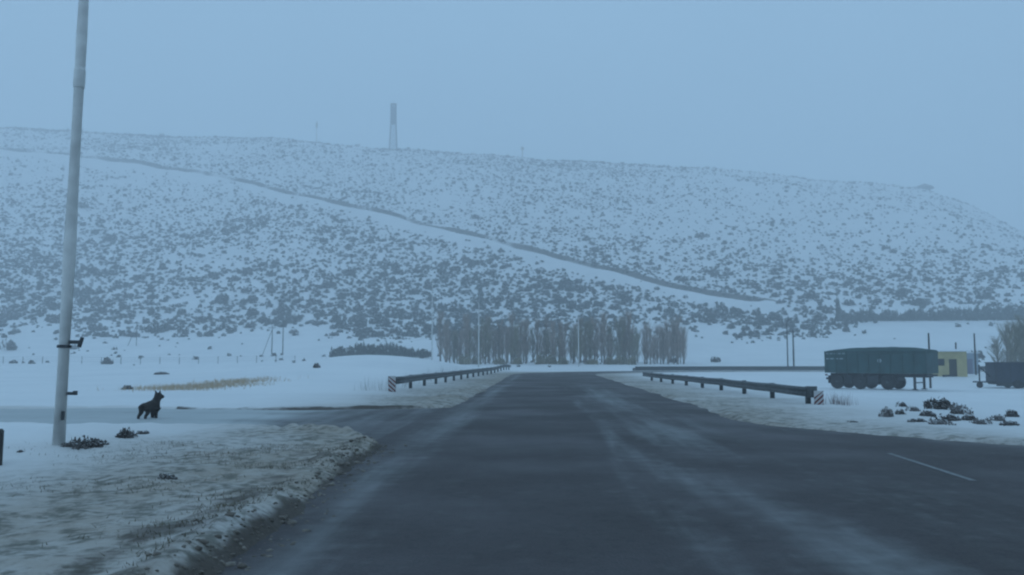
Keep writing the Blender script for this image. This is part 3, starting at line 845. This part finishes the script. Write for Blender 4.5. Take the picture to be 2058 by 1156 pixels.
def rock(p, sx, sy, sz, seed, name, label):
    g = random.Random(seed); m = MB(); n, k = 9, 5; vs = []; fs = []
    for i in range(k):
        ph = math.pi / 2 * i / (k - 1)
        for j in range(n):
            th = 2 * math.pi * j / n; q = g.uniform(.75, 1.15)
            vs.append((math.cos(th) * math.cos(ph) * sx * q, math.sin(th) * math.cos(ph) * sy * q, math.sin(ph) * sz * g.uniform(.8, 1.1) - .4))
    for i in range(k - 1):
        for j in range(n): fs.append((i * n + j, i * n + (j + 1) % n, (i + 1) * n + (j + 1) % n, (i + 1) * n + j))
    m._add(vs, fs); o = m.build(name, M_ROCK); o.location = p; tag(o, label, 'rock'); return o
rock(rp, 6.5, 5, 3.6, 4, 'rock_outcrop', 'dark rock outcrop on the shoulder of the hill at upper right')

# ------------------------------------------------------------------ parked green semi-trailer
M_TARP = mat('green_tarp', (0.022, 0.066, 0.066), 0.75, 0.18, .9, bump=.2)
M_SIDE = mat('green_trailer_panel', (0.024, 0.070, 0.072), 0.6, 0.2, 1.4)
M_CHASSIS = mat('dark_chassis', (0.022, 0.028, 0.034), 0.7, 0.2, 5)
M_TYRE = mat('tyre_rubber', (0.016, 0.018, 0.020), 0.85, 0.2, 8)
M_RIM = mat('dusty_rim', (0.035, 0.04, 0.044), 0.6, 0.2, 8)
M_PALE = mat('faded_pale_paint', (0.30, 0.36, 0.38), 0.6, 0.2, 5)
tmesh = MB().lathe([(.28, -.14), (.46, -.15), (.52, -.11), (.52, .11), (.46, .15), (.28, .14)], 20, 'y').mesh('tyre', M_TYRE, True)
rmesh = MB().lathe([(.10, -.10), (.29, -.12), (.29, .12), (.10, .10)], 16, 'y').mesh('rim', M_RIM, True)
def wheel(parent, x, y, z, sc=1.0):
    w = bpy.data.objects.new('wheel', MB().lathe([(.05, -.2), (.12, -.16), (.12, .16), (.05, .2)], 10, 'y').mesh('wheel', M_RIM)); col.objects.link(w)
    w.parent = parent; w.location = (x, y, z); w.scale = (sc,) * 3
    for nm, me in (('tyre', tmesh), ('rim', rmesh)):
        o = bpy.data.objects.new(nm, me); col.objects.link(o); o.parent = w
    return w
TL, TW = 7.9, 2.5
tpos = at_depth(1768, 70)
tr = thing('semi_trailer', tpos, R(-42), 'parked dark green tarpaulin-topped semi-trailer on its landing legs in the snow', 'trailer')
b = MB()
for y in (-.45, .45): b.box((0, y, 1.06), (TL - .3, .14, .26))
for k in range(8): b.box((-TL / 2 + .6 + k * 1.2, 0, 1.08), (.10, TW - .1, .14))
b.build('chassis', M_CHASSIS, tr)
b = MB(); b.box((0, 0, 2.05), (TL, TW, 1.66)); b.build('cargo_body', M_SIDE, tr)
pm = MB(); pm.box((0, 0, 0), (.09, .05, 1.66)); pm = pm.mesh('side_stake', M_TARP)
for k in range(10):
    for y in (-1, 1):
        o = bpy.data.objects.new('side_stake', pm); col.objects.link(o); o.parent = tr; o.location = (-TL / 2 + .1 + k * (TL - .2) / 9, y * (TW / 2 + .022), 2.05)
b = MB(); rows = 15; cols = 7; vs = []                       # bowed tarpaulin
for i in range(rows):
    x = -TL / 2 - .04 + (TL + .08) * i / (rows - 1); u = 2 * i / (rows - 1) - 1
    hump = .26 * (1 - abs(u) ** 3.2) + .05 * (u + 1) / 2 + .015 * math.sin(i * 2.3)
    for j in range(cols):
        v = 2 * j / (cols - 1) - 1
        zz = 2.895 + hump * (1 - v * v * .8) if abs(v) < .99 else 2.70
        vs.append((x, v * (TW / 2 + .05), zz))
b._add(vs, [(i * cols + j, (i + 1) * cols + j, (i + 1) * cols + j + 1, i * cols + j + 1) for i in range(rows - 1) for j in range(cols - 1)])
for i in (0, rows - 1): b._add([vs[i * cols + j] for j in range(cols)] , [tuple(range(cols))])
b.build('tarpaulin', M_TARP, tr, True)
for x in (-3.0, -1.15, 1.0):
    b = MB(); b.tube([(x, -1.05, .52), (x, 1.05, .52)], .08, 8); b.box((x, -.45, .76), (.5, .12, .38)); b.box((x, .45, .76), (.5, .12, .38)); b.build('axle', M_CHASSIS, tr)
    for y in (-1.06, 1.06): wheel(tr, x, y, .545, 1.05)
    b = MB(); b.box((x - .66, -1.06, .72), (.03, .42, .60)); b.build('mudflap', M_TYRE, tr)
for y in (-1.0, 1.0):
    b = MB(); b.box((2.95, y, .58), (.16, .14, 1.06)); l = b.build('landing_leg', M_CHASSIS, tr)
    b = MB(); b.box((2.95, y, .06), (.36, .30, .06)); b.build('foot', M_CHASSIS, l)
b = MB(); b.box((-.08, -1.0, .70), (0.9, .40, .66)); b.build('tool_box', M_CHASSIS, tr)
b = MB(); b.box((-2.08, -1.08, .72), (.72, .10, .62)); b.build('side_guard', M_CHASSIS, tr)
b = MB(); b.box((-1.1, 0, .80), (5.4, 1.5, .34)); b.build('underbody', M_CHASSIS, tr)
b = MB(); b.tube([(2.95, -1.0, .55), (2.95, 1.0, .55)], .04, 6); b.build('cross_shaft', M_CHASSIS, tr)
b = MB(); b.box((-TL / 2 + .1, 0, .78), (.10, 2.3, .16)); b.build('rear_bumper', M_CHASSIS, tr)
for y in (-.9, .9):
    b = MB(); b.box((-TL / 2 - .03, y, 1.05), (.06, .34, .12)); b.build('tail_light', M_RED, tr)
for k in range(5):                                           # two rows of worn pale patches near the rear
    b = MB(); b.box((-3.72 + k * .34, -TW / 2 - .012, 2.70), (.24, .014, .10)); b.build('pale_patch', M_PALE, tr)
    if k < 4: b = MB(); b.box((-3.70 + k * .38, -TW / 2 - .012, 2.30), (.28, .014, .09)); b.build('pale_patch', M_PALE, tr)
tr.scale = (1.0, 1.0, 1.04)
b = MB(); b.lathe([(.16, -.008), (.16, .008)], 14, 'y', (.45, -TW / 2 - .012, 2.15)); b.build('round_badge', M_PALE, tr)

# dark blue box trailer cut by the right edge
M_NAVY = mat('dark_blue_panel', (0.024, 0.032, 0.050), 0.6, 0.2, 1.5)
bp_ = at_depth(2046, 77)
bt = thing('box_trailer', bp_, R(-6), 'dark blue box trailer with drawbar, cut by the right edge of the picture', 'trailer')
b = MB(); b.box((0, 0, 1.34), (4.6, 2.1, 1.64)); b.build('cargo_body', M_NAVY, bt)
b = MB(); b.box((0, 0, 2.195), (4.7, 2.2, .06)); b.build('roof', M_CHASSIS, bt)
b = MB(); b.box((0, 0, .42), (4.5, 1.5, .20)); b.box((0, -.95, .36), (4.4, .06, .34)); b.build('chassis', M_CHASSIS, bt)
for x in (-.55, .55):
    for y in (-.98, .98): wheel(bt, x, y, .36, .7)
for k in range(5):
    b = MB(); b.box((-2.2 + k * 1.1, -1.065, 1.34), (.06, .03, 1.62)); b.build('side_rib', M_CHASSIS, bt)
b = MB(); b.tube([(-2.2, -.7, .5), (-3.45, 0, .52)], .06, 6); b.tube([(-2.2, .7, .5), (-3.45, 0, .52)], .06, 6); b.tube([(-3.45, 0, .52), (-3.75, 0, .52)], .07, 6)
db = b.build('drawbar', M_CHASSIS, bt)
b = MB(); b.tube([(-3.2, 0, 2.0), (-3.2, 0, .25)], .07, 6); b.tube([(-3.1, 0, 1.75), (-2.35, 0, 1.0)], .06, 6); b.build('jack_stand', M_CHASSIS, bt)
wheel(bt, -3.2, 0, .26, .5)

# ------------------------------------------------------------------ yellow hut and pale shed
M_YEL = mat('yellow_render', (0.46, 0.39, 0.20), 0.85, 0.12, 1.5)
M_DOOR = mat('dark_door', (0.045, 0.042, 0.035), 0.7, .2, 4)
M_ROOFSNOW = mat('roof_snow', (0.74, .76, .78), .8, .04, 2)
M_GLASS = mat('dim_glass', (0.03, 0.04, 0.05), 0.1, spec=.5)
hp = at_depth(1897, 90)
hu = thing('hut', hp, R(-4), 'small yellow rendered hut with a dark door behind the green trailer', 'building')
b = MB(); b.box((0, 0, 1.1), (3.4, 2.6, 2.6)); b.build('wall', M_YEL, hu)
b = MB(); b._add([(-1.9, -1.55, 2.405), (1.9, -1.55, 2.405), (1.9, 1.55, 2.56), (-1.9, 1.55, 2.56), (-1.9, -1.55, 2.52), (1.9, -1.55, 2.52), (1.9, 1.55, 2.70), (-1.9, 1.55, 2.70)],
                 [(0, 3, 2, 1), (4, 5, 6, 7), (0, 1, 5, 4), (1, 2, 6, 5), (2, 3, 7, 6), (3, 0, 4, 7)]); b.build('roof', M_ROOFSNOW, hu)
b = MB(); b.box((.35, -1.32, .78), (.72, .07, 1.75)); d_ = b.build('door', M_DOOR, hu)
b = MB(); b.box((.60, -1.375, .80), (.10, .04, .03)); b.build('handle', M_RIM, d_)
b = MB(); b.box((-.85, -1.31, 1.35), (.8, .05, .7)); w_ = b.build('window', M_DOOR, hu)
b = MB(); b.box((-.85, -1.345, 1.35), (.66, .02, .56)); b.build('pane', M_GLASS, w_)
M_SHED = mat('pale_blue_sheet', (0.30, 0.36, 0.42), 0.7, .12, 2)
sp = at_depth(1942, 96)
sh = thing('shed', sp, R(3), 'pale blue sheet-metal shed between the yellow hut and the dark pole', 'building')
b = MB(); b.box((0, 0, 1.0), (1.6, 1.8, 2.4)); b.build('wall', M_SHED, sh)
b = MB(); b.box((0, 0, 2.26), (1.9, 2.1, .12)); b.build('roof', M_ROOFSNOW, sh)
b = MB(); b.box((-.2, -.925, .75), (.7, .05, 1.7)); b.build('door', mat('shed_door', (.20, .20, .26), .7, .1), sh)

# ------------------------------------------------------------------ dog
M_FUR = mat('dark_fur', (0.034, 0.029, 0.027), 0.9, 0.35, 14, bump=.4, spec=.15)
def build_dog():
    J = {'pel': (-.20, 0, .415, .118), 'mid': (-.02, 0, .405, .120), 'che': (.15, 0, .405, .142), 'nb': (.215, 0, .500, .112), 'nt': (.245, -.01, .585, .092),
         'sk': (.245, -.045, .660, .088), 'mz': (.285, -.145, .632, .048), 'no': (.298, -.185, .622, .032),
         't1': (-.295, 0, .44, .032), 't2': (-.345, .01, .34, .026), 't3': (-.345, .01, .22, .014)}
    E = [('pel', 'mid'), ('mid', 'che'), ('che', 'nb'), ('nb', 'nt'), ('nt', 'sk'), ('sk', 'mz'), ('mz', 'no'), ('pel', 't1'), ('t1', 't2'), ('t2', 't3')]
    for s, n in ((1, 'l'), (-1, 'r')):
        f = .03 * s; h = -.03 * s
        J.update({n + 'h1': (-.215, .075 * s, .355, .085), n + 'h2': (-.165 + h, .08 * s, .255, .060), n + 'h3': (-.275 + h, .08 * s, .155, .038), n + 'h4': (-.262 + h, .08 * s, .045, .034), n + 'h5': (-.215 + h, .08 * s, .022, .024),
                  n + 'f1': (.185, .075 * s, .35, .078), n + 'f2': (.155 + f, .08 * s, .26, .056), n + 'f3': (.175 + f, .08 * s, .135, .042), n + 'f4': (.175 + f, .08 * s, .045, .037), n + 'f5': (.215 + f, .08 * s, .022, .025),
                  n + 'e1': (.258, -.02 + .058 * s, .722, .032), n + 'e2': (.250, -.02 + .074 * s, .790, .011)})
        E += [('pel', n + 'h1'), (n + 'h1', n + 'h2'), (n + 'h2', n + 'h3'), (n + 'h3', n + 'h4'), (n + 'h4', n + 'h5'),
              ('che', n + 'f1'), (n + 'f1', n + 'f2'), (n + 'f2', n + 'f3'), (n + 'f3', n + 'f4'), (n + 'f4', n + 'f5'), ('sk', n + 'e1'), (n + 'e1', n + 'e2')]
    ks = list(J); me = bpy.data.meshes.new('dog_skeleton')
    me.from_pydata([J[k][:3] for k in ks], [(ks.index(a), ks.index(b)) for a, b in E], [])
    o = bpy.data.objects.new('dog_skeleton', me); col.objects.link(o)
    o.modifiers.new('skin', 'SKIN'); sv = me.skin_vertices[0].data
    for i, k in enumerate(ks): sv[i].radius = (J[k][3],) * 2; sv[i].use_root = (k == 'pel')
    ss = o.modifiers.new('sub', 'SUBSURF'); ss.levels = 2; ss.render_levels = 2
    dg = bpy.context.evaluated_depsgraph_get()
    fin = bpy.data.meshes.new_from_object(o.evaluated_get(dg)); bpy.data.objects.remove(o)
    fin.materials.clear(); fin.materials.append(M_FUR)
    fin.polygons.foreach_set('use_smooth', [True] * len(fin.polygons))
    p = on_ground(300, 849)
    root = thing('dog', p, R(74), 'dark dog standing on the snowy side road with its head raised', 'dog')
    root.scale = (1.0, 1.0, 1.0)
    bo = bpy.data.objects.new('body', fin); col.objects.link(bo); bo.parent = root
    M_EYE = mat('dog_eye', (.01, .008, .006), .15, spec=.6)
    for s in (1, -1):
        e = MB(); e.lathe([(.002, -.009), (.008, -.005), (.010, 0), (.008, .005), (.002, .009)], 8); eo = e.build('eye', M_EYE, bo, True)
        eo.location = (.300 + .036 * s, -.100 + .022 * s, .680)
    return root
build_dog()

# ------------------------------------------------------------------ near plants
M_TUFT = mat('tussock_stems', (0.115, 0.105, 0.10), 0.95, 0.35, 4, spec=.05)
M_TUFT2 = mat('frosted_stems', (0.21, 0.195, 0.19), 0.95, 0.3, 4, spec=.05)
tuft_protos = [shrub_mesh('snowy_tussock', 420, 0.105, 700 + k, [M_TUFT, M_SNOWCAP], snow=.22, flat=.55, lumps=6) for k in range(4)]
def tussock(px, py, w, h, label, k, name='tussock'):
    p = on_ground(px, py); s = w / FPX * p.y / 2.1
    o = bpy.data.objects.new(name, tuft_protos[k % 4]); col.objects.link(o)
    o.location = p - Vector((0, 0, .02)); o.scale = (s * 1.05, s * .9, h / FPX * p.y * .92); o.rotation_euler.z = 0
    o.rotation_euler.z = 0.35 * (k % 5); tag(o, label, 'shrub')
for k, a in enumerate([
    (140, 898, 50, 10, 'flat dark shrub at the very foot of the big lamp post'),
    (176, 901, 62, 24, 'dark shrub just right of the big lamp post foot, the fuller of two'),
    (204, 895, 40, 15, 'small dark shrub, rightmost of those at the lamp post foot'),
    (250, 880, 44, 20, 'dark shrub just left of and below the dog'),
    (281, 874, 16, 9, 'tiny dark tuft under the rear feet of the dog'),
    (294, 873, 14, 9, 'tiny dark tuft under the front feet of the dog'),
    (340, 966, 40, 15, 'small dark clump alone in the dirty verge snow'),
    (40, 909, 20, 6, 'tiny dark clump near the left edge of the picture'),
    (255, 783, 22, 10, 'small dark shrub on the snow above and left of the dog'),
    (22, 704, 30, 22, 'dark round shrub on the flats near the left edge'),
    (20, 640, 40, 26, 'larger dark shrub on the flats at the far left'),
    (148, 702, 20, 9, 'small dark shrub peeking out right of the lamp post strap'),
    (196, 665, 28, 13, 'dark oval shrub on the flats right of the lamp post'),
    (372, 672, 20, 10, 'small dark shrub alone on the middle of the left flats'),
    (594, 670, 24, 9, 'small dark shrub right of the utility poles on the flats'),
    (636, 740, 16, 10, 'small dark tuft on the bare mound left of the guardrail'),
    (322, 753, 34, 6, 'low dark streak of plants above the dog'),
    (1815, 817, 22, 10, 'small dark tussock, topmost left in the patch by the right pavement'),
    (1812, 833, 26, 12, 'dark tussock, second from left in the patch by the right pavement'),
    (1886, 822, 58, 22, 'largest grey tussock in the patch by the right pavement'),
    (1862, 836, 30, 12, 'dark tussock below the largest one in the right patch'),
    (1910, 846, 54, 14, 'low wide tussock at the bottom of the right patch'),
    (1850, 848, 44, 9, 'flat dark tussock nearest the pavement in the right patch'),
    (1948, 845, 30, 12, 'small tussock at the right end of the right patch'),
    (2036, 838, 28, 16, 'dark tussock near the right edge of the picture'),
    (1716, 849, 20, 5, 'tiny dark tuft on the snow lip of the right pavement'),
    (2036, 855, 40, 11, 'flat dark tussock at the right edge beside the pavement')]):
    tussock(a[0], a[1], a[2], a[3], a[4], k)
frost_mesh = shrub_mesh('frosted_tussock', 420, 0.10, 760, [M_TUFT2, M_SNOWCAP], snow=.26, flat=.5, lumps=6)
for k, (px, py, w, h, lab) in enumerate([
    (1786, 838, 34, 18, 'pale frosted tussock at the left end of the patch by the right pavement'),
    (1838, 826, 30, 10, 'pale frosted tussock left of the largest dark one in the right patch'),
    (1925, 832, 46, 20, 'pale frosted tussock just right of the largest dark one in the right patch'),
    (1884, 853, 60, 10, 'pale low frosted tussock nearest the pavement in the right patch'),
    (1968, 852, 44, 10, 'pale low frosted tussock between the right patch and the right edge'),
    (2008, 846, 40, 12, 'pale frosted tussock just left of the dark one at the right edge')]):
    p = on_ground(px, py); o = bpy.data.objects.new('frosted_tussock', frost_mesh); col.objects.link(o)
    o.location = p - Vector((0, 0, .02)); o.scale = (w / FPX * p.y / 2.1,) * 2 + (h / FPX * p.y,); o.rotation_euler.z = k * 1.1
    tag(o, lab, 'shrub')

M_STRAW = mat('dry_straw', (0.50, 0.38, 0.26), 0.9, 0.25, 3, spec=.1)
M_WEED = mat('frosted_weeds', (0.46, 0.46, 0.45), 0.9, 0.2, 3, spec=.1)
M_DEAD = mat('dead_verge_grass', (0.13, 0.11, 0.075), 0.9, 0.35, 5, spec=.1)
def blades(name, pts, h, w, m, label, cat, lean=.35):
    n = len(pts); P = np.array(pts); P[:, 2] -= .02
    th = rng.uniform(0, 6.28, n); hh = h * rng.uniform(.5, 1.15, n); ln = hh * rng.uniform(0, lean, n); t2 = rng.uniform(0, 6.28, n)
    dx = np.column_stack([np.cos(th), np.sin(th), 0 * th]) * (w * rng.uniform(.6, 1.3, n))[:, None]
    tip = P + np.column_stack([np.cos(t2) * ln, np.sin(t2) * ln, hh])
    V = np.stack([P - dx, P + dx, tip], 1).reshape(-1, 3)
    o = bpy.data.objects.new(name, np_mesh(name, V, np.arange(3 * n).reshape(-1, 3), [m])); col.objects.link(o)
    tag(o, label, cat, kind='stuff')
def pts_in(fn, n, x0, x1, y0, y1):
    X = rng.uniform(x0, x1, n); Y = rng.uniform(y0, y1, n); k = rng.random(n) < fn(X, Y); X, Y = X[k], Y[k]
    return np.column_stack([X, Y, height(X, Y)])
a, c = on_ground(336, 783), on_ground(515, 764)
SP = np.array([(a.x, a.y), ((a.x + c.x) / 2 + .6, (a.y + c.y) / 2 - 1.0), (c.x, c.y)])
def straw(X, Y):
    return np.exp(-(pdist(X, Y, SP) / 1.5) ** 2) * np.clip(.55 + 1.1 * fbm(X, Y, 2.2, 2, 8), 0, 1)
blades('dry_grass', pts_in(straw, 11000, min(a.x, c.x) - 3, max(a.x, c.x) + 3, a.y - 3, c.y + 4), .26, .016, M_STRAW, 'patch of yellow dry grass poking through the snow beyond the dog', 'grass', .9)
blades('frosted_weeds', pts_in(lambda X, Y: .5 * np.clip(.2 + fbm(X, Y, 2, 2, 5), 0, 1), 1500, -8.8, -6.9, 39, 78), .7, .012, M_WEED, 'pale frosted weeds standing in the snow behind the left guardrail', 'weeds', .3)
def verge(X, Y):
    d = -2.6 - X
    return np.exp(-d / 2.6) * np.clip(.25 + 1.1 * fbm(X, Y, .9, 3, 66), 0, 1) * (d > .05) * (Y < 15)
blades('verge_grass', pts_in(verge, 52000, -9, -2.5, 3.2, 15.5), .06, .0065, M_DEAD, 'short dead grass showing through the dirty snow of the left verge', 'grass', 1.4)
# reddish dry plants beside the right guardrail end
blades('reddish_weeds', pts_in(lambda X, Y: np.exp(-((X - 9.45) / .28) ** 2 - ((Y - 28.3) / .5) ** 2), 2400, 8.6, 11.4, 26.5, 30.5), .42, .010, mat('reddish_weed', (.30, .25, .25), .9, .2, 4), 'reddish dry weeds beside the end of the right guardrail', 'weeds', .5)

# dirty snow clods thrown on the verge lip
M_CLOD = mat('dirty_clod', (0.10, 0.083, 0.068), 0.9, 0.0, 5, colr2=(0.27, 0.24, 0.205), bump=.4)
def clods(name, n, fx, label):
    Vs = []; Fs = []; off = 0
    ico = [(0, 0, 1), (.89, 0, .45), (.28, .85, .45), (-.72, .53, .45), (-.72, -.53, .45), (.28, -.85, .45), (.72, .53, -.45), (-.28, .85, -.45), (-.89, 0, -.45), (-.28, -.85, -.45), (.72, -.53, -.45), (0, 0, -1)]
    fc = [(0, 1, 2), (0, 2, 3), (0, 3, 4), (0, 4, 5), (0, 5, 1), (1, 6, 2), (2, 7, 3), (3, 8, 4), (4, 9, 5), (5, 10, 1), (6, 7, 2), (7, 8, 3), (8, 9, 4), (9, 10, 5), (10, 6, 1), (11, 7, 6), (11, 8, 7), (11, 9, 8), (11, 10, 9), (11, 6, 10)]
    ico = np.array(ico); fc = np.array(fc)
    X, Y = fx(n); Z = height(X, Y); s = np.exp(rng.normal(-4.3, .5, len(X)))
    for x, y, z, q in zip(X, Y, Z, s):
        v = ico * q * rng.uniform(.6, 1.25, (12, 1)) * np.array([1.2, 1.0, .7]) + (x, y, max(z, 0.0) + q * .15)
        Vs.append(v); Fs.append(fc + off); off += 12
    o = bpy.data.objects.new(name, np_mesh(name, np.vstack(Vs), np.vstack(Fs), [M_CLOD], smooth=True)); col.objects.link(o); tag(o, label, 'snow', kind='stuff')
def fx(n):
    Y = 3.2 + rng.random(n) ** 1.2 * 12.2; X = -2.74 + 0.42 * sm(15, 6, Y) + rng.normal(0, .20, n); return X, Y
clods('snow_clods', 900, fx, 'lumps of dirty frozen snow and soil along the left road edge')

# ------------------------------------------------------------------ winter haze: a closed box of even air round everything
hm = bpy.data.materials.new('haze_air'); hm.use_nodes = True
hn = hm.node_tree.nodes; hn.clear()
ho = hn.new('ShaderNodeOutputMaterial'); pv = hn.new('ShaderNodeVolumePrincipled')
pv.inputs['Color'].default_value = (0.97, 0.985, 1.0, 1)
pv.inputs['Density'].default_value = 0.0023
pv.inputs['Anisotropy'].default_value = 0.0
hm.node_tree.links.new(pv.outputs[0], ho.inputs['Volume'])
b = MB(); b.box((0, 0, 112), (2700, 2700, 232))
tag(b.build('haze', hm), 'thin blue winter haze over the whole valley', 'haze', kind='stuff')
